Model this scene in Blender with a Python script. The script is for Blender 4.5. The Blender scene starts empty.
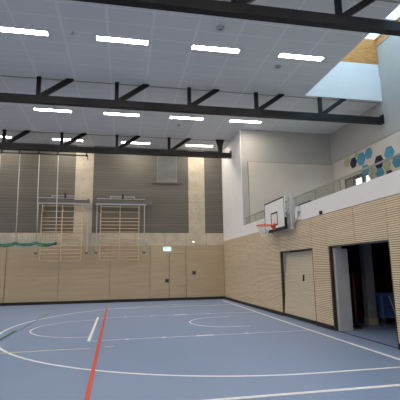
import bpy, bmesh, math, random
from mathutils import Vector, Matrix
random.seed(4)
PI = math.pi
C = bpy.context.scene.collection

# ------------------------------------------------------------------ sizes
W, D, G = 5.235, 20.285, 9.84        # right wall, far wall, gallery back wall
ZC = 7.92                            # ceiling
ZP, ZT = 2.97, 3.42                  # panel top, parapet top
YE = 16.75                           # gallery end wall
XL, YB = -11.0, -5.0                 # left wall and wall behind the camera
GF = 2.72                            # gallery floor
T1, T2, T3 = 7.43, 12.91, 18.375     # trusses

# ------------------------------------------------------------------ materials
def mat(name, col, rough=0.6, metal=0.0, spec=0.5, emit=None, es=0.0, build=None):
    m = bpy.data.materials.new(name); m.use_nodes = True
    nt = m.node_tree; b = nt.nodes['Principled BSDF']
    b.inputs['Base Color'].default_value = (*col, 1)
    b.inputs['Roughness'].default_value = rough
    b.inputs['Metallic'].default_value = metal
    b.inputs['Specular IOR Level'].default_value = spec
    if emit:
        b.inputs['Emission Color'].default_value = (*emit, 1)
        b.inputs['Emission Strength'].default_value = es
    if build: build(nt, b)
    return m

def noise_mix(c1, c2, scale, detail=4, stretch=(1, 1, 1), lo=0.35, hi=0.65, bump=0.0):
    def f(nt, b):
        n = nt.nodes; l = nt.links
        tc = n.new('ShaderNodeTexCoord'); mp = n.new('ShaderNodeMapping')
        mp.inputs['Scale'].default_value = stretch
        no = n.new('ShaderNodeTexNoise'); no.inputs['Scale'].default_value = scale; no.inputs['Detail'].default_value = detail
        cr = n.new('ShaderNodeValToRGB')
        cr.color_ramp.elements[0].position = lo; cr.color_ramp.elements[0].color = (*c1, 1)
        cr.color_ramp.elements[1].position = hi; cr.color_ramp.elements[1].color = (*c2, 1)
        l.new(tc.outputs['Object'], mp.inputs['Vector']); l.new(mp.outputs['Vector'], no.inputs['Vector'])
        l.new(no.outputs['Fac'], cr.inputs['Fac']); l.new(cr.outputs['Color'], b.inputs['Base Color'])
        if bump:
            bp = n.new('ShaderNodeBump'); bp.inputs['Strength'].default_value = bump; bp.inputs['Distance'].default_value = 0.01
            l.new(no.outputs['Fac'], bp.inputs['Height']); l.new(bp.outputs['Normal'], b.inputs['Normal'])
    return f

def math_node(nt, op, a, b=None, c=None):
    m = nt.nodes.new('ShaderNodeMath'); m.operation = op
    for i, v in enumerate((a, b, c)):
        if v is None: continue
        if isinstance(v, (int, float)): m.inputs[i].default_value = v
        else: nt.links.new(v, m.inputs[i])
    return m.outputs[0]

def ceiling_build(nt, b):
    n = nt.nodes; l = nt.links
    tc = n.new('ShaderNodeTexCoord'); sx = n.new('ShaderNodeSeparateXYZ'); l.new(tc.outputs['Object'], sx.inputs[0])
    def band(src, off, per, w):
        t = math_node(nt, 'DIVIDE', math_node(nt, 'SUBTRACT', src, off), per)
        f = math_node(nt, 'FRACT', t)
        d = math_node(nt, 'ABSOLUTE', math_node(nt, 'SUBTRACT', f, 0.5))      # .5 on the seam
        return math_node(nt, 'GREATER_THAN', d, 0.5 - w / per / 2)
    bx_ = band(sx.outputs['X'], -0.50, 1.18, 0.075); by_ = band(sx.outputs['Y'], 9.51, 0.59, 0.045)
    seam = math_node(nt, 'MAXIMUM', bx_, by_)
    mx = n.new('ShaderNodeMix'); mx.data_type = 'RGBA'
    mx.inputs[6].default_value = (0.70, 0.70, 0.705, 1); mx.inputs[7].default_value = (0.78, 0.78, 0.785, 1)
    l.new(seam, mx.inputs[0]); l.new(mx.outputs[2], b.inputs['Base Color'])

def board_lines(c1, c2, per, gap):
    """horizontal boards with thin joints, tone varying from board to board"""
    def f(nt, b):
        n = nt.nodes; l = nt.links
        tc = n.new('ShaderNodeTexCoord'); sx = n.new('ShaderNodeSeparateXYZ'); l.new(tc.outputs['Object'], sx.inputs[0])
        t = math_node(nt, 'DIVIDE', sx.outputs['Z'], per); fl = math_node(nt, 'FLOOR', t); fr = math_node(nt, 'FRACT', t)
        wn = n.new('ShaderNodeTexWhiteNoise'); wn.noise_dimensions = '1D'; l.new(fl, wn.inputs['W'])
        mp = n.new('ShaderNodeMapping'); mp.inputs['Scale'].default_value = (0.35, 1, 9); l.new(tc.outputs['Object'], mp.inputs[0])
        no = n.new('ShaderNodeTexNoise'); no.inputs['Scale'].default_value = 2.0; no.inputs['Detail'].default_value = 5; l.new(mp.outputs[0], no.inputs['Vector'])
        s = math_node(nt, 'ADD', math_node(nt, 'MULTIPLY', wn.outputs['Value'], 0.45), math_node(nt, 'MULTIPLY', no.outputs['Fac'], 0.6))
        mx = n.new('ShaderNodeMix'); mx.data_type = 'RGBA'
        mx.inputs[6].default_value = (*c1, 1); mx.inputs[7].default_value = (*c2, 1); l.new(s, mx.inputs[0])
        g = math_node(nt, 'LESS_THAN', fr, gap / per)
        m2 = n.new('ShaderNodeMix'); m2.data_type = 'RGBA'; l.new(g, m2.inputs[0]); l.new(mx.outputs[2], m2.inputs[6])
        m2.inputs[7].default_value = (*[v * 0.6 for v in c1], 1)
        l.new(m2.outputs[2], b.inputs['Base Color'])
    return f

def concrete_build(nt, b):
    noise_mix((0.47, 0.415, 0.325), (0.58, 0.515, 0.41), 2.2, 6, bump=0.1)(nt, b)

def glass_mat(name, col, rough=0.02, alpha=0.15):
    m = bpy.data.materials.new(name); m.use_nodes = True; nt = m.node_tree; n = nt.nodes
    n.remove(n['Principled BSDF']); o = n['Material Output']
    t = n.new('ShaderNodeBsdfTransparent'); t.inputs[0].default_value = (*col, 1)
    g = n.new('ShaderNodeBsdfGlossy'); g.inputs['Roughness'].default_value = rough
    mx = n.new('ShaderNodeMixShader'); mx.inputs[0].default_value = 0.045
    nt.links.new(t.outputs[0], mx.inputs[1]); nt.links.new(g.outputs[0], mx.inputs[2]); nt.links.new(mx.outputs[0], o.inputs[0])
    return m

M = {}
M['floor'] = mat('blue_sports_floor', (0.2, 0.27, 0.40), 0.42, spec=0.45, build=noise_mix((0.195, 0.275, 0.455), (0.215, 0.297, 0.48), 0.6, 5))
M['ceiling'] = mat('ceiling_tiles', (0.6, 0.6, 0.62), 0.85, spec=0.2, build=ceiling_build)
M['paint'] = mat('white_wall_paint', (0.70, 0.69, 0.68), 0.7, spec=0.3, build=noise_mix((0.78, 0.765, 0.775), (0.80, 0.785, 0.795), 1.5))
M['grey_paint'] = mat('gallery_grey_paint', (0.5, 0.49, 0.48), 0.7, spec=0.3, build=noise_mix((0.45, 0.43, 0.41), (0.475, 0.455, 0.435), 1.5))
M['cream'] = mat('cream_panel', (0.70, 0.66, 0.56), 0.6, spec=0.3, build=noise_mix((0.62, 0.565, 0.50), (0.65, 0.595, 0.53), 1.2))
M['slat'] = mat('pale_wood_slats', (0.6, 0.45, 0.3), 0.55, spec=0.3, build=noise_mix((0.72, 0.585, 0.41), (0.83, 0.69, 0.50), 1.6, 6, (1, 0.5, 9)))
M['slat_far'] = mat('tan_wood_slats', (0.6, 0.45, 0.3), 0.55, spec=0.3, build=noise_mix((0.49, 0.39, 0.26), (0.54, 0.435, 0.295), 1.3, 6, (0.5, 1, 8)))
M['slat_back'] = mat('slat_backing', (0.16, 0.115, 0.075), 0.8, spec=0.2, build=noise_mix((0.12, 0.085, 0.055), (0.15, 0.105, 0.07), 3))
M['slat_door'] = mat('gate_wood_slats', (0.55, 0.45, 0.34), 0.55, spec=0.3, build=noise_mix((0.64, 0.545, 0.42), (0.71, 0.615, 0.48), 1.6, 6, (1, 0.5, 9)))
M['cladding'] = mat('grey_board_cladding', (0.2, 0.17, 0.14), 0.75, spec=0.25, build=board_lines((0.122, 0.113, 0.098), (0.172, 0.162, 0.142), 0.15, 0.010))
M['concrete'] = mat('beige_concrete', (0.4, 0.35, 0.28), 0.8, spec=0.2, build=concrete_build)
M['knot'] = mat('tie_hole', (0.2, 0.16, 0.11), 0.9)
M['tie'] = mat('tie_cone', (0.33, 0.28, 0.20), 0.9)
M['steel'] = mat('dark_painted_steel', (0.008, 0.008, 0.010), 0.5, spec=0.3, build=noise_mix((0.005, 0.005, 0.008), (0.008, 0.008, 0.011), 5))
M['black'] = mat('black_rubber', (0.012, 0.012, 0.013), 0.6, build=noise_mix((0.010, 0.010, 0.011), (0.015, 0.015, 0.016), 6))
M['jamb'] = mat('brown_metal_jamb', (0.06, 0.045, 0.035), 0.5)
M['lamp'] = mat('lit_diffuser', (0.9, 0.9, 0.85), 0.5, emit=(1.0, 0.91, 0.77), es=18.0)
M['lamp_frame'] = mat('lamp_frame', (0.45, 0.45, 0.46), 0.5)
M['alu'] = mat('brushed_aluminium', (0.48, 0.49, 0.50), 0.4, 0.6, build=noise_mix((0.44, 0.45, 0.46), (0.52, 0.53, 0.54), 8, 3, (1, 1, 8)))
M['white_metal'] = mat('white_powder_coat', (0.68, 0.68, 0.68), 0.45)
M['pale_steel'] = mat('pale_grey_steel', (0.5, 0.52, 0.51), 0.5, 0.1)
M['frame_steel'] = mat('galvanised_frame_steel', (0.42, 0.45, 0.48), 0.5, 0.2)
M['beam_grey'] = mat('grey_mounting_steel', (0.15, 0.145, 0.14), 0.6, 0.2)
M['bar_wood'] = mat('varnished_beech', (0.55, 0.34, 0.17), 0.45, build=noise_mix((0.62, 0.45, 0.29), (0.74, 0.56, 0.38), 6, 5, (1, 1, 1)))
M['orange'] = mat('orange_rim_paint', (0.75, 0.13, 0.03), 0.4, build=noise_mix((0.72, 0.12, 0.03), (0.8, 0.15, 0.035), 8))
M['board'] = mat('white_backboard', (0.82, 0.82, 0.82), 0.35, build=noise_mix((0.88, 0.88, 0.88), (0.91, 0.91, 0.91), 3))
M['net'] = mat('white_cord', (0.75, 0.75, 0.72), 0.8)
M['rope'] = mat('pale_rope', (0.62, 0.60, 0.55), 0.8, build=noise_mix((0.56, 0.54, 0.49), (0.66, 0.64, 0.59), 20))
M['green_net'] = mat('green_netting', (0.02, 0.11, 0.075), 0.8, build=noise_mix((0.02, 0.12, 0.09), (0.04, 0.20, 0.15), 12))
M['net_pale'] = mat('pale_green_mesh', (0.22, 0.38, 0.33), 0.8)
M['white_line'] = mat('white_line_paint', (0.88, 0.89, 0.90), 0.5)
M['thin_line'] = mat('worn_white_line', (0.55, 0.60, 0.66), 0.5, build=noise_mix((0.56, 0.60, 0.66), (0.78, 0.80, 0.82), 3))
M['red_line'] = mat('red_line_paint', (0.62, 0.075, 0.045), 0.5)
M['yellow_line'] = mat('yellow_line_paint', (0.72, 0.68, 0.46), 0.5)
M['green_line'] = mat('green_line_paint', (0.12, 0.24, 0.26), 0.5)
M['black_line'] = mat('black_line_paint', (0.02, 0.02, 0.025), 0.5)
M['osb'] = mat('orange_osb_board', (0.6, 0.3, 0.09), 0.7, spec=0.2, build=noise_mix((0.44, 0.20, 0.06), (0.66, 0.33, 0.11), 9, 5, (0.5, 1, 3), 0.3, 0.7))
M['glass'] = glass_mat('railing_glass', (0.90, 0.915, 0.89))
M['sky_glass'] = glass_mat('skylight_glass', (0.76, 0.88, 0.94))
M['door_glass'] = glass_mat('door_glass', (0.9, 0.93, 0.92))
M['frost'] = mat('grey_blue_shutter', (0.28, 0.29, 0.30), 0.35, 0.3, build=noise_mix((0.20, 0.205, 0.205), (0.23, 0.235, 0.235), 3))
M['grey_trim'] = mat('grey_trim', (0.30, 0.28, 0.26), 0.6)
M['exit_green'] = mat('exit_green', (0.02, 0.35, 0.2), 0.5, emit=(0.10, 0.50, 0.38), es=0.45)
M['exit_white'] = mat('exit_white', (0.8, 0.9, 0.85), 0.5, emit=(0.75, 1.0, 0.92), es=0.7)
M['switch'] = mat('dark_grey_plate', (0.11, 0.10, 0.09), 0.5)
M['hex_blue'] = mat('blue_felt', (0.1, 0.3, 0.42), 0.9, spec=0.1, build=noise_mix((0.095, 0.29, 0.42), (0.125, 0.335, 0.46), 14))
M['hex_navy'] = mat('navy_felt', (0.03, 0.035, 0.06), 0.9, spec=0.1, build=noise_mix((0.035, 0.035, 0.06), (0.05, 0.05, 0.085), 14))
M['hex_tan'] = mat('sand_felt', (0.5, 0.44, 0.3), 0.9, spec=0.1, build=noise_mix((0.46, 0.42, 0.29), (0.54, 0.48, 0.34), 14))
M['store'] = mat('store_wall_shade', (0.035, 0.032, 0.03), 0.9, spec=0.1, build=noise_mix((0.03, 0.028, 0.026), (0.04, 0.036, 0.033), 2))  # near-black base colour carries the shade of the unlit store room
M['pier'] = mat('grey_painted_pier', (0.32, 0.32, 0.33), 0.7, build=noise_mix((0.30, 0.30, 0.31), (0.34, 0.34, 0.35), 2))
M['pier_light'] = mat('light_grey_board', (0.52, 0.52, 0.53), 0.6, build=noise_mix((0.50, 0.50, 0.51), (0.54, 0.54, 0.55), 2))
M['cart'] = mat('blue_trolley', (0.03, 0.07, 0.22), 0.5, build=noise_mix((0.06, 0.13, 0.36), (0.08, 0.16, 0.42), 5))
M['cart_light'] = mat('pale_blue_bar', (0.14, 0.22, 0.48), 0.5)
M['dark_wood'] = mat('brown_cabinet_wood', (0.12, 0.06, 0.03), 0.7, build=noise_mix((0.10, 0.05, 0.025), (0.15, 0.08, 0.04), 4, 5, (1, 1, 6)))
M['red_pole'] = mat('red_pole_paint', (0.6, 0.06, 0.03), 0.5)
M['felt'] = M['hex_blue']

# ------------------------------------------------------------------ mesh helpers
class MB:
    def __init__(s): s.bm = bmesh.new()
    def box(s, x0, x1, y0, y1, z0, z1):
        v = [s.bm.verts.new(p) for p in ((x0,y0,z0),(x1,y0,z0),(x1,y1,z0),(x0,y1,z0),(x0,y0,z1),(x1,y0,z1),(x1,y1,z1),(x0,y1,z1))]
        for f in ((0,3,2,1),(4,5,6,7),(0,1,5,4),(1,2,6,5),(2,3,7,6),(3,0,4,7)): s.bm.faces.new([v[i] for i in f])
        return s
    def prism(s, pts, h):
        """closed outline of 3D points pushed along vector h"""
        h = Vector(h); a = [s.bm.verts.new(p) for p in pts]; b = [s.bm.verts.new(Vector(p) + h) for p in pts]
        s.bm.faces.new(a[::-1]); s.bm.faces.new(b); n = len(a)
        for i in range(n): s.bm.faces.new((a[i], a[(i+1)%n], b[(i+1)%n], b[i]))
        return s
    def beam(s, p, q, w, h, up=(0,0,1)):
        """rectangular bar from p to q"""
        p = Vector(p); q = Vector(q); d = (q-p).normalized(); u = Vector(up)
        sd = d.cross(u).normalized(); u = sd.cross(d).normalized()
        s.prism([p + sd*a*w/2 + u*b*h/2 for a, b in ((-1,-1),(1,-1),(1,1),(-1,1))], q-p); return s
    def tube(s, pts, r, n=8, closed=False):
        pts = [Vector(p) for p in pts]; rings = []
        m = len(pts); prev = None
        for i, p in enumerate(pts):
            if closed: d = pts[(i+1)%m] - pts[i-1]
            else: d = pts[min(i+1, m-1)] - pts[max(i-1, 0)]
            d.normalize()
            ref = prev if prev is not None else (Vector((0,0,1)) if abs(d.z) < .9 else Vector((1,0,0)))
            a = (ref - d*ref.dot(d)).normalized(); prev = a; b = d.cross(a)
            rings.append([s.bm.verts.new(p + (a*math.cos(2*PI*k/n) + b*math.sin(2*PI*k/n))*r) for k in range(n)])
        for i in range(m if closed else m-1):
            A, B = rings[i], rings[(i+1)%m]
            for k in range(n): s.bm.faces.new((A[k], A[(k+1)%n], B[(k+1)%n], B[k]))
        if not closed: s.bm.faces.new(rings[0][::-1]); s.bm.faces.new(rings[-1])
        return s
    def lathe(s, c, prof, n=24):
        """profile of (radius, z) turned about the vertical through c"""
        c = Vector(c); rr = []
        for r, z in prof: rr.append([s.bm.verts.new(c + Vector((r*math.cos(2*PI*k/n), r*math.sin(2*PI*k/n), z))) for k in range(n)])
        for a, b in zip(rr, rr[1:]):
            for k in range(n): s.bm.faces.new((a[k], a[(k+1)%n], b[(k+1)%n], b[k]))
        s.bm.faces.new(rr[0][::-1]); s.bm.faces.new(rr[-1]); return s
    def build(s, name, m, parent=None, loc=(0,0,0), smooth=False, bevel=0):
        loc = Vector(loc)
        bmesh.ops.recalc_face_normals(s.bm, faces=s.bm.faces)
        me = bpy.data.meshes.new(name); s.bm.to_mesh(me); s.bm.free()
        me.transform(Matrix.Translation(-loc)) if parent is None and loc.length else None
        me.materials.append(m)
        if smooth:
            for p in me.polygons: p.use_smooth = True
        o = bpy.data.objects.new(name, me); C.objects.link(o)
        if parent is None: o.location = loc
        if parent is not None:
            o.parent = parent; o.matrix_parent_inverse = Matrix.Identity(4)
            t = Vector((0,0,0)); q = parent
            while q: t += q.location; q = q.parent
            me.transform(Matrix.Translation(-t))            # meshes are written in world coordinates
        if bevel:
            b = o.modifiers.new('bevel', 'BEVEL'); b.width = bevel; b.segments = 2; b.limit_method = 'ANGLE'
        return o

def empty(name, loc, label, cat, group=None):
    o = bpy.data.objects.new(name, None); C.objects.link(o); o.location = loc; o.empty_display_size = 0.1
    return tag(o, label, cat, group)
def tag(o, label, cat, group=None):
    o['label'] = label; o['category'] = cat
    if group: o['group'] = group
    return o
def struct(o, label=None, cat=None):
    o['kind'] = 'structure'
    if label: o['label'] = label
    if cat: o['category'] = cat
    return o
def lab(o, t): o['label'] = t; return o
def copy_tree(o, parent=None):
    c = o.copy(); C.objects.link(c); c.parent = parent
    for ch in o.children: copy_tree(ch, c)
    return c

# ------------------------------------------------------------------ floor and court lines
fl = MB().box(XL, G+.2, YB, D+.3, -0.2, 0).build('floor', M['floor'])
struct(fl, 'blue sports hall floor with painted court lines', 'floor')
zl = [0.0012]
def flat(pts, m, label=None, name='court_line'):
    z = zl[0]; zl[0] += 0.0003
    o = MB().prism([(x, y, 0.0004) for x, y in pts], (0, 0, z)).build(name, m, fl)
    if label: lab(o, label)
    return o
def line(p, q, w, m, label=None):
    p = Vector(p); q = Vector(q); d = (q-p).normalized(); n = Vector((-d.y, d.x))*w/2
    return flat([p+n, p-n, q-n, q+n], m, label)
def arc(cx, cy, r, a0, a1, w, m, label=None, straight=None, n=64):
    c = [(cx + r*math.cos(a0+(a1-a0)*i/n), cy + r*math.sin(a0+(a1-a0)*i/n)) for i in range(n+1)]
    if straight: c = [(straight, c[0][1])] + c + [(straight, c[-1][1])]
    z = zl[0]; zl[0] += 0.0003; mb = MB(); vs = []
    for i, p in enumerate(c):
        a = Vector(c[max(i-1,0)]); b = Vector(c[min(i+1,len(c)-1)]); d = (b-a).normalized(); nn = Vector((-d.y, d.x))*w/2
        P = Vector(p); vs.append([mb.bm.verts.new((*(P+s*nn), zz)) for s, zz in ((1,0.0004),(-1,0.0004),(-1,z),(1,z))])
    for A, B in zip(vs, vs[1:]):
        for k in range(4): mb.bm.faces.new((A[k], A[(k+1)%4], B[(k+1)%4], B[k]))
    mb.bm.faces.new(vs[0][::-1]); mb.bm.faces.new(vs[-1])
    o = mb.build('court_line', m, fl)
    if label: lab(o, label)
    return o
arc(3.0, 12.0, 6.12, 1.5*PI, 0.5*PI, 0.06, M['white_line'], 'large white curved line, the three-point line', 4.68)
arc(-0.75, 11.9, 1.67, 1.5*PI, 0.5*PI, 0.05, M['thin_line'], 'small white half circle left of the thick white dash')
arc(3.12, 11.95, 1.12, 1.5*PI, 0.5*PI, 0.045, M['white_line'], 'small white half circle below the basket', 3.5)
line((-0.73, 9.66), (-0.79, 14.3), 0.065, M['white_line'], 'thick white free-throw line')
line((-0.75, 9.67), (4.68, 9.67), 0.042, M['thin_line'], 'thin white key line, nearer one')
line((-0.75, 14.07), (4.74, 14.07), 0.042, M['thin_line'], 'thin white key line, farther one')
for y in (9.67, 14.07):
    for x, l in ((0.13, .09), (0.99, .09), (1.98, .42), (3.02, .09)): line((x-l/2, y), (x+l/2, y), 0.10, M['white_line'])
line((-2.2, 8.78), (-0.62, 8.8), 0.04, M['yellow_line'], 'pale yellow line left of the red line'); line((-6.5, 8.66), (-2.2, 8.78), 0.04, M['yellow_line'], 'far left run of the pale yellow line')
line((-0.34, 8.86), (-0.16, 8.88), 0.045, M['yellow_line'], 'short pale dash just right of the red line')
flat([(-0.438, 5.2), (-0.376, 5.2), (-0.575, 17.1), (-0.64, 17.1)], M['red_line'], 'long red line running towards the far wall')
line((-0.41, 3.0), (-0.407, 5.2), 0.062, M['red_line'], 'near end of the red line')
line((-2.755, 9.3), (-2.70, 16.2), 0.035, M['green_line'], 'green line at the left')
line((-2.815, 9.3), (-2.80, 11.8), 0.05, M['black_line'], 'short black line at the left')
flat([(4.635, 2.0), (4.70, 2.0), (4.735, 10.2), (4.915, 19.4), (4.845, 19.4), (4.675, 10.2)], M['white_line'], 'white side line running along the right wall')
line((-9.5, 5.05), (5.15, 5.03), 0.065, M['white_line'], 'nearest white cross line')
line((-0.6, 17.05), (4.9, 17.2), 0.035, M['thin_line'], 'faint thin line near the far wall')
flat([(5.262, 7.06), (5.30, 7.06), (5.30, 9.42), (5.262, 9.42)], M['black_line'], 'black threshold at the open store')

# ------------------------------------------------------------------ slatted panels
PITCH = 0.0455
def slats_x(y0, y1, z0, z1, x, name, m, parent, back, g=0.009, lab_=None):
    """panel facing -X at plane x"""
    mb = MB(); k0 = math.ceil((z0+0.005)/PITCH)
    z = z0
    zz = [z0] + [k*PITCH for k in range(k0, int(z1/PITCH)+1) if k*PITCH < z1-0.01] + [z1]
    for a, b in zip(zz, zz[1:]):
        mb.box(x, x+0.02, y0+g, y1-g, a+0.0065, b-0.0065)
    o = mb.build(name, m, parent)
    MB().box(x+0.0195, x+0.03, y0+g, y1-g, z0+0.001, z1-0.001).build('panel_backing', M['slat_back'], o)
    if lab_: lab(o, lab_)
    return o
def slats_y(x0, x1, z0, z1, y, name, m, parent, g=0.013, step=PITCH, ):
    mb = MB(); k0 = math.ceil((z0+0.005)/step)
    zz = [z0] + [k*step for k in range(k0, int(z1/step)+1) if k*step < z1-0.01] + [z1]
    for a, b in zip(zz, zz[1:]): mb.box(x0+g, x1-g, y-0.02, y, a+0.003, b-0.003)
    o = mb.build(name, m, parent)
    MB().box(x0+g, x1-g, y-0.001, y+0.01, z0+0.001, z1-0.001).build('panel_backing', M['slat_back'], o)
    return o

# ------------------------------------------------------------------ far wall
wf = MB().box(XL, G+.2, D+0.05, D+0.35, 0, ZC).build('wall_far', M['grey_trim'])
struct(wf, 'far wall of grey boards, concrete columns and wood slat panels', 'wall')
BAND0, BAND1 = 2.76, 3.41
# concrete band and columns
o = MB().box(XL, W, D, D+0.05, BAND0+0.004, BAND1).build('concrete_band', M['concrete'], wf)
for x0, x1, zz in ((-2.43, -1.55, 0), (3.37, 4.25, 0)):
    o = MB().box(x0, x1, D-0.012, D+0.05, BAND1, ZC).build('concrete_column', M['concrete'], wf)
    mb = MB()
    for k in range(6): 
        for xo in ((x1-x0)*0.45,): mb.beam((x0+xo, D-0.016, BAND1+.5+k*.75), (x0+xo, D, BAND1+.5+k*.75), .055, .055)
    mb.build('tie_hole', M['tie'], o)
    MB().box(x0, x1, D-0.014, D-0.008, 5.05, 5.062).build('column_joint', M['knot'], o)
mb = MB()
for x in (-8.9, -6.7, -3.73+0, -1.6, 0.6, 2.12, 3.22, 4.3): mb.box(x-.008, x+.008, D-0.002, D+0.01, BAND0+.01, BAND1-.005)
mb.build('band_joint', M['knot'], wf)
for x0, x1 in ((XL, -2.43), (-1.55, 3.37), (4.25, W)):
    if x0 > -2 and x0 < 0:   # leaves the shutter opening
        for a, b, c, d in ((x0, 1.70, BAND1, ZC), (2.77, x1, BAND1, ZC), (1.70, 2.77, BAND1, 6.10), (1.70, 2.77, 7.66, ZC)):
            MB().box(a, b, D, D+0.05, c, d).build('board_cladding', M['cladding'], wf)
    else: MB().box(x0, x1, D, D+0.05, BAND1, ZC).build('board_cladding', M['cladding'], wf)
ws = MB().box(1.70, 2.77, D+0.03, D+0.05, 6.10, 7.66).build('window_1', M['frost'], None, (2.235, D+.04, 6.1))
struct(ws, 'small grey shuttered opening high in the far wall', 'window')
MB().box(1.45, 3.02, D-0.06, D+0.03, 6.04, 6.10).build('window_sill', M['beam_grey'], ws)
mb = MB(); mb.box(1.70, 1.74, D+.002, D+.03, 6.1, 7.66); mb.box(2.73, 2.77, D+.002, D+.03, 6.1, 7.66); mb.build('window_frame', M['grey_trim'], ws)
# wooden panels
xs = [XL, -7.9, -5.43, -3.03, -0.62, 1.365]
for a, b in zip(xs, xs[1:]): slats_y(a, b, 0.14, BAND0, D, 'wood_panel', M['slat_far'], wf)
for a, b in ((1.365, 2.33), (3.205, W)): slats_y(a, b, 0.14, BAND0, D, 'wood_panel', M['slat_far'], wf)
slats_y(2.33, 3.205, 2.36, BAND0, D, 'wood_panel', M['slat_far'], wf)
d = MB().box(2.336, 3.199, D-0.001, D+0.03, 0.02, 2.352).build('door_2', M['slat_back'], None, (2.77, D, 0))
struct(d, 'flush slatted exit door in the far wall under the exit sign', 'door')
for a, b in ((0.14, 0.72), (0.72, 2.352)): slats_y(2.333, 3.202, a, b, D, 'door_panel', M['slat_far'], d)
mb = MB(); mb.box(XL, 2.33, D-0.035, D+.04, 0, 0.135); mb.box(3.205, W, D-0.035, D+.04, 0, 0.135); mb.box(2.336, 3.199, D-.03, D-.002, 0.01, 0.13)
struct(mb.build('baseboard_far', M['black']), 'black skirting along the far wall', 'skirting')

# ------------------------------------------------------------------ right wall
DY0, DY1 = 10.35, 12.67        # closed gate
OY0, OY1 = 7.05, 9.43          # open store
DH = 2.10
wr = MB()
X0, X1 = W+0.03, W+0.36
wr.box(X0, X1, DY1, YE, 0, ZP); wr.box(X0, X1, OY1, DY0, 0, ZP); wr.box(X0, X1, YB, OY0, 0, ZP)
wr.box(X0, X1, DY0, DY1, DH, ZP); wr.box(X0, X1, OY0, OY1, DH, ZP)
wr.box(W, X1, YB, YE, ZP, ZT)
wr.box(X0, G+.2, YE, D+.05, 0, ZP); wr.box(W, G+.2, YE, D+.05, ZP, ZC)
wr = wr.build('wall_right', M['paint'])
struct(wr, 'white right wall with wood slat panels below', 'wall')
for a, b, c, d_ in ((15.0, D-0.02, 0.11, ZP), (DY1, 15.0, 0.11, ZP), (DY0, DY1, DH+0.005, ZP), (9.53, DY0, 0.11, ZP), (8.22, 9.53, DH+0.005, ZP), (OY0, 8.22, DH+0.005, ZP),
                    (OY1, 9.53, 0.11, DH+0.005), (4.6, OY0, 0.11, ZP), (2.2, 4.6, 0.11, ZP), (-0.2, 2.2, 0.11, ZP), (-2.6, -0.2, 0.11, ZP), (YB, -2.6, 0.11, ZP)):
    slats_x(a, b, c, d_, W, 'wood_panel', M['slat'], wr, True, 0.009 if a != OY1 else 0.0)
mb = MB()
for a, b in ((DY1+.03, D-0.036), (OY1+.06, DY0-.03), (YB, OY0)): mb.box(W-0.012, W+0.0, a, b, 0, 0.11); mb.box(W, W+.03, a, b, 0, 0.11)
struct(mb.build('baseboard_right', M['black']), 'black skirting along the right wall', 'skirting')

# closed gate, its top leaning into the store
dg = bpy.data.objects.new('door_1', None); C.objects.link(dg); dg.location = (W+0.006, 11.50, 0.0)
struct(dg, 'closed slatted store gate leaning inwards at its top', 'door')
def gate():
    mb = MB(); zz = [0.11] + [k*PITCH for k in range(3, 46)] + [2.075]
    for a, b in zip(zz, zz[1:]):
        for y0, y1 in ((-1.13, -0.004), (0.004, 1.07)): mb.box(0, .02, y0, y1, a+.003, b-.003)
    o = mb.build('slat_leaf', M['slat_door']); o.parent = dg
    b_ = MB().box(.0195, .045, -1.10, 1.125, 0.012, 2.07).build('panel_backing', M['slat_back']); b_.parent = o
    k = MB().box(0.0, .0195, -1.10, 1.10, 0.012, 0.105).build('kick_strip', M['black']); k.parent = o
    h = MB(); h.box(-.03, 0, -.30, -.28, 1.18, 1.34); h.box(-.008, .0, -.33, -.25, 1.16, 1.36); h = h.build('handle', M['black']); h.parent = o
gate()
dg.rotation_euler = (0, 0.085, 0)
def frame(y0, y1, name, label):
    mb = MB()
    mb.box(W-0.004, W+.08, y0-.0, y0+.008, 0, DH); mb.box(W-0.004, W+.08, y1-.05, y1, 0, DH); mb.box(W-0.004, W+.08, y0+.008, y1-.05, DH-.015, DH)
    o = mb.build(name, M['jamb'], None, (W, (y0+y1)/2, 0)); struct(o, label, 'door frame'); return o
frame(DY0, DY1, 'trim_1', 'brown frame around the closed store gate')
frame(OY0, OY1, 'trim_2', 'brown frame around the open store doorway')

# ------------------------------------------------------------------ store room behind
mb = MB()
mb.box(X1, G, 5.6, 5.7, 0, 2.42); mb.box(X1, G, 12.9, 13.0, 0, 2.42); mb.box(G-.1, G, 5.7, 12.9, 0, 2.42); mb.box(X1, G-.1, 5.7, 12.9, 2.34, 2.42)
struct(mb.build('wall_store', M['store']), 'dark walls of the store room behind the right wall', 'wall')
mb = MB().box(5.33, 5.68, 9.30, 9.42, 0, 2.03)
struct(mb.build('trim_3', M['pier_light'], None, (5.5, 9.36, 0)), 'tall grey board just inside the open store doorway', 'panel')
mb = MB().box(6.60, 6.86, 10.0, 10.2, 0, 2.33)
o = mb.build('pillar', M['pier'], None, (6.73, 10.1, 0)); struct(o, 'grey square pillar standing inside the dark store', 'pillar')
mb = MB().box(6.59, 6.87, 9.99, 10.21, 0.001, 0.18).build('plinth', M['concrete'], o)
# red pole
rp = empty('pole', (6.02, 9.66, 0), 'thin red pole standing on a dark foot inside the open store', 'pole')
MB().tube([(6.02, 9.66, .04), (6.02, 9.68, 1.42)], .013, 8).build('shaft', M['red_pole'], rp, smooth=True)
MB().lathe((6.02, 9.66, 0), [(.14, 0.0), (.14, .03), (.04, .05)], 20).build('foot', M['black'], rp)
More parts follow.
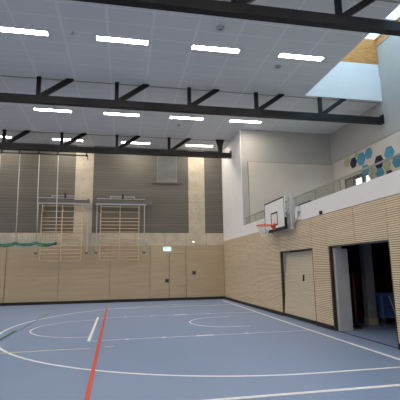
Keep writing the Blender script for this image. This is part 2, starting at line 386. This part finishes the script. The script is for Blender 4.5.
# trolley
ct = empty('trolley', (7.6, 10.3, 0), 'blue equipment trolley on castors inside the dark store', 'trolley')
b = MB().box(6.97, 8.35, 9.92, 10.75, .18, .83).build('box_body', M['cart'], ct, bevel=.015)
mb = MB()
for k in range(5): mb.box(6.99+k*.33, 7.02+k*.33, 9.895, 9.92, .24, .76)
mb.box(6.95, 8.37, 9.89, 9.92, .76, .83); mb.box(6.95, 8.37, 9.89, 9.92, .18, .24); mb.box(6.97, 8.35, 9.90, 9.92, .50, .53); mb.build('rib', M['cart_light'], b)
MB().beam((7.19, 9.88, .76), (7.36, 9.88, .22), .025, .025).build('brace_bar', M['white_metal'], ct)
for x in (7.06, 8.25):
    for y in (9.98, 10.65):
        w = MB().tube([(x-.02, y, .075), (x+.02, y, .075)], .075, 16).build('castor', M['switch'], ct)
        MB().box(x-.035, x+.035, y-.02, y+.02, .152, .18).build('castor_fork', M['alu'], w)
# cabinet behind
cb = empty('cabinet', (7.3, 11.9, 0), 'low brown wooden cabinet at the back of the dark store', 'cabinet')
MB().box(5.9, 8.8, 11.5, 12.2, 0, 1.3).build('body', M['dark_wood'], cb, bevel=.01)
for k in range(4):
    dd = MB().box(5.92+k*.72, 6.62+k*.72, 11.47, 11.5, .06, 1.25).build('door', M['dark_wood'], cb)
    MB().box(6.55+k*.72, 6.57+k*.72, 11.45, 11.47, .6, .75).build('handle', M['switch'], dd)

# ------------------------------------------------------------------ gallery
SK0, SKX = 12.82, 6.60          # far end and left edge of the skylight shaft
ZS = 10.52
mb = MB().box(X1, G, YB, YE, 2.43, GF)
struct(mb.build('floor_gallery', M['pier']), 'gallery floor slab above the store rooms', 'floor')
gw = MB()
DY_0, DY_1, DZ = 13.95, 15.86, 5.45
gw.box(G, G+.3, YB, DY_0, 0, ZS); gw.box(G, G+.3, DY_1, YE, 0, ZS); gw.box(G, G+.3, DY_0, DY_1, DZ, ZS); gw.box(G, G+.3, DY_0, DY_1, 0, GF)
gw = gw.build('wall_gallery', M['grey_paint']); struct(gw, 'white back wall of the gallery, with colourful hexagon panels', 'wall')
lo = MB(); zl_ = 6.42
lo.box(G-.015, G, YB, DY_0, GF, zl_); lo.box(G-.015, G, DY_1, YE, GF, zl_); lo.box(G-.015, G, DY_0, DY_1, DZ, zl_)
lo = lo.build('lower_lining', M['cream'], gw)
MB().box(G-.025, G, YB, YE, zl_, zl_+.025).build('lining_cap', M['grey_trim'], gw)
# beige partition on the end wall
o = MB().box(5.57, G-.02, YE-.05, YE, GF, 6.36).build('end_panel', M['cream'], wr)
MB().box(5.545, G-.02, YE-.055, YE, 6.36, 6.385).build('panel_cap', M['grey_trim'], o)
MB().box(5.545, 5.57, YE-.055, YE, GF, 6.36).build('panel_edge', M['grey_trim'], o)
MB().box(W+.03, G-.03, YE-.012, YE, GF+.6, ZC-.004).build('end_wall_paint', M['grey_paint'], wr)
# glazed door onto the daylight
gd = empty('x', (G, 14.9, GF), '', '')
gd.name = 'door_3'; del gd['category']; struct(gd, 'dark framed glazed door in the gallery back wall', 'door')
mb = MB()
for a, b in ((DY_0, DY_0+.05), (14.40, 14.60), (15.14, 15.24), (15.78, DY_1)): mb.box(G+.02, G+.10, a, b, GF, DZ)
mb.box(G+.02, G+.10, DY_0+.05, 14.40, 5.30, DZ); mb.box(G+.02, G+.10, 14.60, 15.14, 5.30, DZ); mb.box(G+.02, G+.10, 15.24, 15.78, 5.38, DZ)
mb.box(G+.02, G+.10, DY_0+.05, 14.40, GF, GF+.1); mb.box(G+.02, G+.10, 14.60, 15.14, GF, GF+.1)
mb.build('door_frame', M['switch'], gd)
MB().box(G+.03, G+.07, 15.24, 15.78, GF, 5.38).build('side_panel', M['grey_trim'], gd)
for a, b in ((DY_0+.05, 14.40), (14.60, 15.14)): MB().box(G+.055, G+.065, a, b, GF+.1, 5.30).build('pane', M['door_glass'], gd)
# hexagons
hx = [('tan', 15.52, 6.16, .23, 'small sand coloured hexagon panel, farthest left on the gallery wall'), ('tan', 14.76, 6.30, .13, 'tiny sand hexagon at the top edge between navy and blue hexagons'),
      ('navy', 15.03, 6.02, .25, 'navy hexagon panel left of the blue cluster on the gallery wall'),
      ('blue', 14.46, 6.03, .30, 'blue hexagon panel, upper left of the blue cluster'), ('blue', 14.24, 5.48, .27, 'blue hexagon panel, lowest of the blue cluster'),
      ('blue', 13.93, 6.12, .25, 'blue hexagon panel, upper right of the blue cluster'), ('navy', 13.33, 5.60, .28, 'navy hexagon panel in the middle of the gallery wall'),
      ('tan', 13.80, 5.24, .27, 'sand coloured hexagon panel right of the glazed gallery door'), ('tan', 12.90, 5.34, .22, 'sand coloured hexagon panel between navy and blue hexagons'),
      ('blue', 13.33, 5.14, .24, 'blue hexagon panel directly under the navy middle one'), ('navy', 12.80, 4.92, .23, 'navy hexagon panel just above the parapet'),
      ('blue', 12.69, 5.77, .29, 'blue hexagon panel, topmost on the right of the gallery wall'), ('blue', 12.30, 5.36, .27, 'blue hexagon panel, rightmost on the gallery wall')]
for c, y, z, r, t in hx:
    mb = MB().prism([(G-.016, y + r*math.cos(k*PI/3), z + r*math.sin(k*PI/3)) for k in range(6)], (-.022, 0, 0))
    tag(mb.build('hexagon_panel', M['hex_'+c], None, (G-.02, y, z)), t, 'wall panel', 'felt hexagons on the gallery wall')
# glass railing
rl = empty('glass_railing', (W+.12, 8, ZT), 'glass railing with a slim dark handrail on the gallery parapet', 'railing')
MB().beam((W+.12, YB+.02, 3.76), (W+.12, YE-.06, 3.76), .045, .035).build('handrail', M['grey_trim'], rl)
ys = [YE-.08 - k*1.3 for k in range(17)]
for a, b in zip(ys[1:], ys): MB().box(W+.114, W+.126, a+.015, b-.015, ZT, 3.745).build('glass_pane', M['glass'], rl)
mb = MB()
for a in ys[1:-1]: mb.box(W+.108, W+.132, a-.012, a+.012, ZT+.03, 3.74)
mb.build('joint_strip', M['grey_trim'], rl)
MB().box(W+.09, W+.15, YB+.05, YE-.06, ZT+.0, ZT+.03).build('base_channel', M['alu'], rl)
mb = MB().box(W+.02, W+.10, 10.35, 11.15, ZT, ZT+.05).build('cover_plate', M['steel'], rl)
# small black box on the parapet face
tag(MB().box(W-.05, W+.002, 9.62, 9.72, 2.975, 3.065).build('sensor', M['black'], None, (W-.02, 9.7, 3.04), bevel=.008), 'small black sensor box low on the white parapet face', 'sensor')

# ------------------------------------------------------------------ ceiling and skylight
cl = MB()
cl.box(XL, SKX, YB, D+.05, ZC, ZC+.25); cl.box(SKX, G, SK0+.12, D+.05, ZC, ZC+.25)
cl = cl.build('ceiling', M['ceiling']); struct(cl, 'grey tiled acoustic ceiling', 'ceiling')
mb = MB(); mb.box(XL, G, T2+.08, T2+.115, ZC-.02, ZC); mb.box(XL, W, T3+.08, T3+.11, ZC-.02, ZC); mb.box(XL, SKX, T1+.08, T1+.115, ZC-.02, ZC)
struct(mb.build('trim_4', M['grey_trim']), 'dark joint lines across the ceiling at each truss', 'trim')
mb = MB(); mb.box(SKX, G, SK0, SK0+.12, ZC-.01, 9.44); mb.box(SKX-.12, SKX, YB, SK0+.12, ZC+.25, 9.44)
sh = mb.build('wall_skylight', M['paint']); struct(sh, 'white side walls of the skylight shaft', 'wall')
mb = MB(); mb.box(SKX, G, SK0, SK0+.12, 9.44, ZS); mb.box(SKX-.12, SKX, YB, SK0+.12, 9.44, ZS)
mb.build('timber_upstand', M['osb'], sh)
MB().box(G-.02, G, YB, SK0, 10.24, ZS).build('timber_upstand', M['osb'], sh)
mb = MB().box(G-.03, G, YB, SK0, 10.22, 10.238); mb.box(G-.025, G, SK0-.02, SK0, 8.9, ZS); mb.build('edge_strip', M['alu'], sh)
sk = MB(); sk.box(SKX-.12, G, YB, SK0+.12, ZS+.05, ZS+.065)
sk = sk.build('window_2', M['sky_glass'], None, (8.2, 4, ZS)); struct(sk, 'long glazed skylight above the gallery', 'window')
mb = MB()
for y in [SK0+.05 - k*1.3 for k in range(14)]: mb.box(SKX-.12, G, y-.03, y+.03, ZS, ZS+.05)
for x in (SKX-.09, G-.05): mb.box(x-.03, x+.03, YB, SK0+.12, ZS, ZS+.05)
mb.build('glazing_bar', M['white_metal'], sk)
# remaining shell
mb = MB().box(XL-.3, XL, YB-.3, D+.35, 0, ZC+.25); struct(mb.build('wall_left', M['paint']), 'white left wall', 'wall')
mb = MB().box(XL, G+.3, YB-.3, YB, 0, ZS+.1); struct(mb.build('wall_near', M['paint']), 'white wall behind the viewer', 'wall')

# ------------------------------------------------------------------ roof trusses
def truss(y, xe, xs_v, label):
    t = empty('roof_truss', (0, y, ZC), label, 'roof truss', 'dark steel roof trusses')
    mb = MB(); w = .10
    mb.box(XL, xe, y-w, y+w, 7.0, 7.035); mb.box(XL, xe, y-w, y+w, 7.205, 7.24); mb.box(XL, xe, y-.012, y+.012, 7.035, 7.205)
    mb.box(XL, xe, y-w, y-w+.02, 7.035, 7.205)
    mb.build('bottom_chord', M['steel'], t)
    for x in xs_v:
        MB().box(x-.065, x+.065, y-.05, y+.05, 7.24, ZC).build('web_post', M['steel'], t)
        if x+1.1 < xe: MB().beam((x+.10, y, 7.26), (x+1.06, y, ZC+.03), .11, .155, (0, 0, 1)).build('web_diagonal', M['steel'], t)
    MB().box(xe-.04, xe, y-.12, y+.10, 6.99, 7.36).build('end_plate', M['steel'], t)
    return t
vs = [-10.4 + 2.51*k for k in range(8)]
truss(T1, G-.02, [-10.4, -7.75, -5.24, -2.73, -.22, 2.29, 4.80, 7.31], 'nearest dark steel truss, crossing the top of the picture')
truss(T2, G-.02, [-10.35, -7.84, -5.33, -2.82, -.30, 2.21, 4.70, 7.23], 'middle dark steel truss, ending on the gallery back wall')
t3 = truss(T3, W, [-10.4, -7.87, -5.36, -2.87, -.37, 2.12], 'farthest dark steel truss, in front of the far wall')
MB().prism([(4.58, T3-.05, 7.24), (4.78, T3-.05, 7.24), (4.80, T3-.05, 7.6), (4.90, T3-.05, ZC), (4.46, T3-.05, ZC), (4.56, T3-.05, 7.6)], (0, .1, 0)).build('web_gusset', M['steel'], t3)

# ------------------------------------------------------------------ ceiling lights
def lamp():
    t = empty('ceiling_light', (0, 0, ZC), '', 'ceiling light', 'long recessed ceiling lights')
    MB().box(-.70, .70, -.10, .10, ZC-.012, ZC-.002).build('diffuser', M['lamp'], t)
    # children of an unmoved thing: meshes sit around its origin
    mb = MB(); mb.box(-.73, .73, -.12, -.10, ZC-.016, ZC); mb.box(-.73, .73, .10, .12, ZC-.016, ZC); mb.box(-.73, -.70, -.10, .10, ZC-.016, ZC); mb.box(.70, .73, -.10, .10, ZC-.016, ZC)
    mb.build('frame', M['lamp_frame'], t); return t
L0 = lamp(); first = True
names = ['leftmost', 'second from the left', 'third from the left', 'rightmost']
rows = [(10.29, [-2.80, -.11, 2.57, 5.25], 'nearest visible row, before the middle truss'), (15.72, [-2.85, -.15, 2.58, 5.19], 'middle row, just past the middle truss'), (19.42, [-6.05, -2.76, .54, 3.84], 'farthest row, along the far wall')]
for y, xx, rt in rows:
    for i, x in enumerate(xx):
        o = L0 if first else copy_tree(L0); first = False
        o.location = (x, y, ZC); o['label'] = 'lit ceiling light, %s in the %s' % (names[i], rt)
for y, xx in ((10.29, (-5.5, -8.2)), (15.72, (-5.55, -8.25)), (4.8, (-8.2, -5.5, -2.8, -.11, 2.57, 5.25)), (-.7, (-8.2, -5.5, -2.8, -.11, 2.57, 5.25)), (19.42, (-9.3,))):
    for x in xx:
        o = copy_tree(L0); o.location = (x, y, ZC)
        o['label'] = 'lit ceiling light outside the picture, left of or behind the viewer'; o['group'] = 'ceiling lights out of view'

# detectors
for x, y, r, t in ((2.45, 9.28, .10, 'round white ceiling detector near the nearest truss, beside the third light'), (4.77, 10.96, .11, 'round ceiling speaker beside the rightmost light of the nearest row'),
                   (2.36, 16.6, .10, 'round ceiling detector behind the middle row of lights'), (-1.45, 10.15, .05, 'tiny ceiling sensor between the two left lights of the nearest row')):
    d_ = empty('smoke_detector', (x, y, ZC), t, 'ceiling detector', 'round ceiling detectors')
    MB().lathe((x, y, ZC-.045), [(r*.6, 0), (r, .02), (r, .045)], 24).build('body', M['lamp_frame'], d_)
    MB().lathe((x, y, ZC-.05), [(r*.35, 0), (r*.45, .006)], 20).build('sensor_cap', M['beam_grey'], d_)

# ------------------------------------------------------------------ wall bar units
def bar_unit(x0, label, extra):
    """x0: left end of silver rail; about 2.5 wide"""
    Y = D
    t = empty('wall_bars', (x0+1.24, Y-.3, 2.2), label, 'wall bars', 'folding wall bar units')
    lad = empty('ladder', (0,0,0), '', ''); 
    for k in ('label', 'category'): del lad[k]
    lad.parent = t; lad.location = (0,0,0)
    ux = [x0+.25, x0+1.19, x0+2.13]
    yb = Y-.30
    for x in ux: MB().box(x-.017, x+.017, yb-.05, yb+.03, 2.06, 4.76).build('upright', M['bar_wood'], lad)
    zz = [4.70, 4.44, 4.12] + [4.12-.172*k for k in range(1, 13)]
    for z in zz:
        for a, b in ((ux[0]+.022, ux[1]-.022), (ux[1]+.022, ux[2]-.022)): MB().tube([(a, yb-.01, z), (b, yb-.01, z)], .016, 8).build('rung', M['bar_wood'], lad, smooth=True)
    fr = MB().box(x0, x0+2.48, Y-.40, Y-.34, 4.78, 4.85).build('top_rail', M['frame_steel'], t)
    MB().box(x0+.02, x0+2.44, Y-.08, Y-.001, 4.88, 5.06).build('mounting_beam', M['beam_grey'], t)
    MB().box(x0+.05, x0+2.40, Y-.36, Y-.33, 5.08, 5.11).build('upper_rail', M['frame_steel'], t)
    mb = MB(); mb.box(x0+.68, x0+1.92, Y-.40, Y-.36, 5.18, 5.215); mb.box(x0+.68, x0+.71, Y-.40, Y-.33, 5.11, 5.18); mb.box(x0+1.89, x0+1.92, Y-.40, Y-.33, 5.11, 5.18)
    hb = mb.build('raised_bar', M['frame_steel'], t)
    mb = MB().box(x0+1.26, x0+1.36, Y-.43, Y-.402, 5.08, 5.30); mb.tube([(x0+1.31, Y-.415, 5.28), (x0+1.31, Y-.415, 5.42)], .012); mb.build('hook', M['black'], hb)
    for x in (x0+.07, x0+2.40):
        lg = MB().box(x-.022, x+.022, Y-.40, Y-.36, 2.42, 4.78).build('leg', M['frame_steel'], t)
        MB().box(x-.065, x+.065, Y-.43, Y-.33, 2.35, 2.45).build('foot', M['beam_grey'], lg, bevel=.01)
        mb = MB(); mb.box(x-.05, x+.05, Y-.33, Y-.0, 4.92, 5.00); mb.box(x-.045, x+.045, Y-.36, Y-.33, 4.86, 5.07); mb.build('wall_bracket', M['beam_grey'], t)
    mb = MB()
    for x in ux:
        mb.box(x-.02, x+.02, yb+.03, Y-.0, 4.5, 4.54); mb.box(x-.02, x+.02, yb+.03, Y-.021, 2.24, 2.28)
    mb.build('stand_off', M['alu'], t)
    if extra: MB().box(x0+2.44, x0+2.80, Y-.10, Y-.001, 4.86, 5.10).build('side_plate', M['beam_grey'], t)
    return t
bar_unit(-4.13, 'wooden wall bars with white steel frame, left unit behind the green net', False)
bar_unit(-1.36, 'wooden wall bars with white steel frame, right unit beside the high shutter', True)

# ------------------------------------------------------------------ divider net on its rod
YN = T3+.18
rod = empty('net_rail', (-4, YN, 6.93), 'black rail hanging below the farthest truss at the left', 'rail')
MB().tube([(-10.9, YN, 6.90), (-1.70, YN, 6.90)], .028, 8).build('rail_tube', M['steel'], rod)
for x in (-9.0, -7.2, -5.45, -4.71, -3.86, -3.03, -1.75): MB().box(x-.03, x+.03, YN-.09, YN+.03, 6.90-.05, 7.0).build('hanger', M['steel'], rod)
MB().box(-1.72, -1.68, YN-.03, YN+.03, 6.72, 6.93).build('end_stop', M['steel'], rod)
rx = [-8.0, -7.1, -6.3, -5.52, -4.69, -3.85, -3.02]; zn = 2.80
for i, x in enumerate(rx):
    lbl = {6: 'pale net rope hanging in front of the left wall bars', 5: 'pale net rope hanging along the left frame leg of the wall bars', 4: 'pale net rope hanging before the grey boards, left of the wall bars'}.get(i, 'pale net rope at or beyond the left edge of the picture')
    o = MB().tube([(x, YN, 6.868), (x+.02, YN, 5.2), (x+.06+0.02*(i%2), YN, 2.84)], .021, 8).build('rope', M['rope'], None, (x, YN, 2.84), smooth=True)
    tag(o, lbl, 'rope', 'ropes holding the gathered net')
gn = empty('gathered_net', (-5, YN, 2.75), 'dark green ball-stop net gathered into a sagging roll across the left wall bars', 'net')
def sag(x):
    for a, b in zip(rx, rx[1:]):
        if a <= x <= b: u = (x-a)/(b-a); return -.09*math.sin(PI*u)**.8
    return 0
for s in range(9):
    ph = random.random()*6; pts = []; a = random.uniform(0, 2*PI); rr = random.uniform(.03, .075)
    x = -8.0
    while x < -2.93:
        pts.append((x+.05, YN + rr*math.cos(a+x*2.4), zn + sag(min(x, -3.03)) + rr*math.sin(a+x*2.4) + .012*math.sin(x*17+ph)))
        x += .07
    MB().tube(pts, .020, 6).build('net_strand', M['green_net'], gn, smooth=True)
mb = MB(); x = -8.0
while x < -3.1:
    z = zn + sag(x); mb.beam((x+.05, YN-.06, z-.15-.04*random.random()), (x+.04+.02*random.random(), YN-.05, z+.22+.25*random.random()), .014, .014); x += .075
o = mb.build('net_mesh', M['net_pale'], gn); o['kind'] = 'stuff'

# ------------------------------------------------------------------ exit sign and switches
ex = empty('exit_sign', (2.16, D-.06, 2.50), 'glowing green and white exit sign above the flush door on the far wall', 'exit sign')
hs = MB().box(2.05, 2.42, D-.085, D-.02, 2.49, 2.68).build('housing', M['exit_white'], ex, bevel=.01)
f_ = MB().box(2.06, 2.41, D-.090, D-.085, 2.497, 2.673).build('face', M['exit_green'], ex)
mb = MB()   # running figure, arrow and doorway
Yf = D-.095
mb.box(2.30, 2.36, Yf, Yf+.005, 2.51, 2.64)
mb.prism([(2.04, Yf, 2.575), (2.08, Yf, 2.615), (2.08, Yf, 2.59), (2.13, Yf, 2.59), (2.13, Yf, 2.56), (2.08, Yf, 2.56), (2.08, Yf, 2.535)], (0, .005, 0))
mb.beam((2.20, Yf, 2.56), (2.215, Yf, 2.61), .03, .004, (0,1,0)); mb.box(2.21, 2.235, Yf, Yf+.005, 2.618, 2.642)
mb.beam((2.20, Yf, 2.56), (2.17, Yf, 2.51), .018, .004, (0,1,0)); mb.beam((2.205, Yf, 2.56), (2.245, Yf, 2.52), .018, .004, (0,1,0)); mb.beam((2.215, Yf, 2.60), (2.25, Yf, 2.575), .014, .004, (0,1,0))
mb.build('running_figure', M['exit_white'], f_)
for x, z, t in ((2.22, .99, 'dark square switch plate left of the flush exit door, low down'), (3.62, 1.36, 'dark square switch plate right of the flush exit door')):
    s_ = empty('switch_plate', (x, D-.02, z), t, 'switch', 'dark square plates on the far wall')
    MB().box(x-.10, x+.10, D-.035, D-.021, z-.10, z+.10).build('plate', M['switch'], s_, bevel=.006)
    MB().box(x-.045, x+.045, D-.042, D-.035, z-.045, z+.045).build('rocker', M['black'], s_)
e = empty('wall_speaker', (3.60, D, 2.94), 'tiny white wall speaker with a painted glint on the concrete band right of the exit door', 'lamp')
MB().box(3.53, 3.67, D-.06, D, 2.91, 2.98).build('body', M['white_metal'], e, bevel=.01)
MB().box(3.545, 3.655, D-.066, D-.06, 2.92, 2.97).build('lens', M['exit_white'], e)  # glowing plate paints the glint on the small wall speaker

# ------------------------------------------------------------------ basketball hoop
BX, BY0, BY1, BZ0, BZ1 = 4.99, 11.56, 13.33, 2.82, 3.82
hp = empty('basketball_hoop', (W, 12.44, 2.9), 'white basketball backboard with orange rim on the right wall', 'basketball hoop')
bb = MB().box(BX, BX+.03, BY0, BY1, BZ0, BZ1).build('backboard', M['board'], hp)
mb = MB(); t_ = .045
mb.box(BX-.004, BX, BY0, BY1, BZ1-t_, BZ1); mb.box(BX-.004, BX, BY0, BY1, BZ0, BZ0+t_); mb.box(BX-.004, BX, BY0, BY0+t_*.8, BZ0+t_, BZ1-t_); mb.box(BX-.004, BX, BY1-t_*.8, BY1, BZ0+t_, BZ1-t_)
mb.build('border', M['black'], bb)
yc = 12.44; mb = MB()
for a, b, c, d_ in ((yc-.295, yc+.295, 3.36, 3.41), (yc-.295, yc+.295, 2.955, 3.0), (yc-.295, yc-.245, 3.0, 3.36), (yc+.245, yc+.295, 3.0, 3.36)): mb.box(BX-.004, BX, a, b, c, d_)
mb.build('target_square', M['black'], bb)
mb = MB(); mb.box(BX-.02, BX+.055, BY0-.02, BY1+.02, BZ0-.05, BZ0-.001); mb.box(BX-.005, BX+.05, BY0-.04, BY0-.002, BZ0-.05, BZ0+.32); mb.box(BX-.005, BX+.055, BY1+.002, BY1+.03, BZ0-.05, BZ0+.32)
mb.build('edge_padding', M['black'], hp)
RX, RZ = BX-.15-.235, 2.965
rm = MB(); pts = [(RX+.235*math.cos(2*PI*k/40), yc+.235*math.sin(2*PI*k/40), RZ) for k in range(40)]
rm.tube(pts, .021, 8, True); rm = rm.build('rim', M['orange'], hp, smooth=True)
mb = MB(); mb.prism([(BX-.001, yc-.12, RZ-.01), (RX+.20, yc-.17, RZ-.01), (RX+.20, yc+.17, RZ-.01), (BX-.001, yc+.12, RZ-.01)], (0, 0, .02))
mb.prism([(BX-.001, yc-.07, RZ-.01), (RX+.23, yc-.07, RZ-.01), (BX-.001, yc-.07, RZ-.15)], (0, .14, 0)); mb.box(BX-.014, BX-.005, yc-.10, yc+.10, RZ-.14, RZ+.08)
mb.build('rim_bracket', M['orange'], rm)
mb = MB(); nS = 12; lv = 7
def npt(k, j):
    u = j/lv; r = .228 - .13*u**.75 + .01*math.sin(u*PI); a = 2*PI*(k + .5*(j % 2))/nS
    return (RX + r*math.cos(a), yc + r*math.sin(a), RZ - .02 - .34*u)
for k in range(nS):
    for j in range(lv):
        o2 = 0 if j % 2 == 0 else 1
        mb.tube([npt(k, j), npt(k + o2, j+1)], .007, 5); mb.tube([npt(k, j), npt(k - 1 + o2, j+1)], .007, 5)
mb.build('net', M['net'], hp)
# steel carrier folded against the wall
mb = MB()
for y in (11.30, 11.52, 13.0): mb.box(W-.15, W-.08, y-.045, y+.045, 2.74, 3.86)
for z in (2.80, 3.30, 3.80): mb.box(W-.145, W-.085, 11.30, 13.05, z-.03, z+.03)
mb.build('carrier_frame', M['pale_steel'], hp)
mb = MB()
for z in (2.95, 3.72): 
    for y in (11.9, 12.9): mb.box(BX+.03, W-.14, y-.03, y+.03, z-.03, z+.03)
for z in (3.06, 3.36): mb.box(W-.08, W, 11.26, 11.34, z-.04, z+.04); mb.box(W-.08, W, 12.96, 13.04, z-.04, z+.04)
mb.build('bracket_arm', M['alu'], hp)
mb = MB(); mb.box(W-.05, W-.001, 10.93, 11.20, 2.98, 3.10); mb.box(W-.05, W-.001, 10.93, 11.20, 3.24, 3.40); mb.box(W-.10, W-.05, 11.02, 11.12, 3.0, 3.36); mb.build('wall_bracket', M['white_metal'], hp)
MB().beam((W-.06, 11.2, 2.90), (W-.06, 11.0, 3.12), .03, .03).build('stay', M['alu'], hp)

# ------------------------------------------------------------------ light
w = bpy.data.worlds.new('sky'); bpy.context.scene.world = w; w.use_nodes = True
bg = w.node_tree.nodes['Background']; bg.inputs[0].default_value = (0.80, 0.91, 1.0, 1); bg.inputs[1].default_value = 1.2
def portal(loc, rot, sx, sy):
    l = bpy.data.lights.new('sky_portal', 'AREA'); l.shape = 'RECTANGLE'; l.size = sx; l.size_y = sy; l.cycles.is_portal = True
    o = bpy.data.objects.new('sky_portal', l); C.objects.link(o); o.location = loc; o.rotation_euler = rot; return o
portal(((SKX+G)/2, (YB+SK0)/2, ZS+.2), (0, 0, 0), G-SKX+.2, SK0-YB+.2)

# ------------------------------------------------------------------ camera
f_px, yaw, pitch, roll = 392.9022, 0.19445679, 0.17131693, -0.01563833
cy, sy = math.cos(yaw), math.sin(yaw); cp, sp = math.cos(pitch), math.sin(pitch); cr, sr = math.cos(roll), math.sin(roll)
r = Vector((cy, -sy, 0)); f = Vector((sy, cy, 0)); u = Vector((0, 0, 1))
f2 = f*cp + u*sp; u2 = u*cp - f*sp; r3 = r*cr + u2*sr; u3 = u2*cr - r*sr
cam = bpy.data.cameras.new('camera'); co = bpy.data.objects.new('camera', cam); C.objects.link(co)
mt = Matrix((r3, u3, -f2)).transposed().to_4x4(); mt.translation = (0, 0, 1.6); co.matrix_world = mt
cam.sensor_width = 36; cam.lens = f_px/400*36; cam.clip_start = .05; cam.clip_end = 200
S = bpy.context.scene; S.camera = co
S.view_settings.view_transform = 'Standard'; S.view_settings.look = 'None'; S.view_settings.gamma = 1; S.view_settings.use_curve_mapping = False
S.view_settings.exposure = 1.78
S.cycles.max_bounces = 8; S.cycles.diffuse_bounces = 5; S.cycles.transparent_max_bounces = 12
S.cycles.use_denoising = True; S.cycles.sample_clamp_indirect = 4
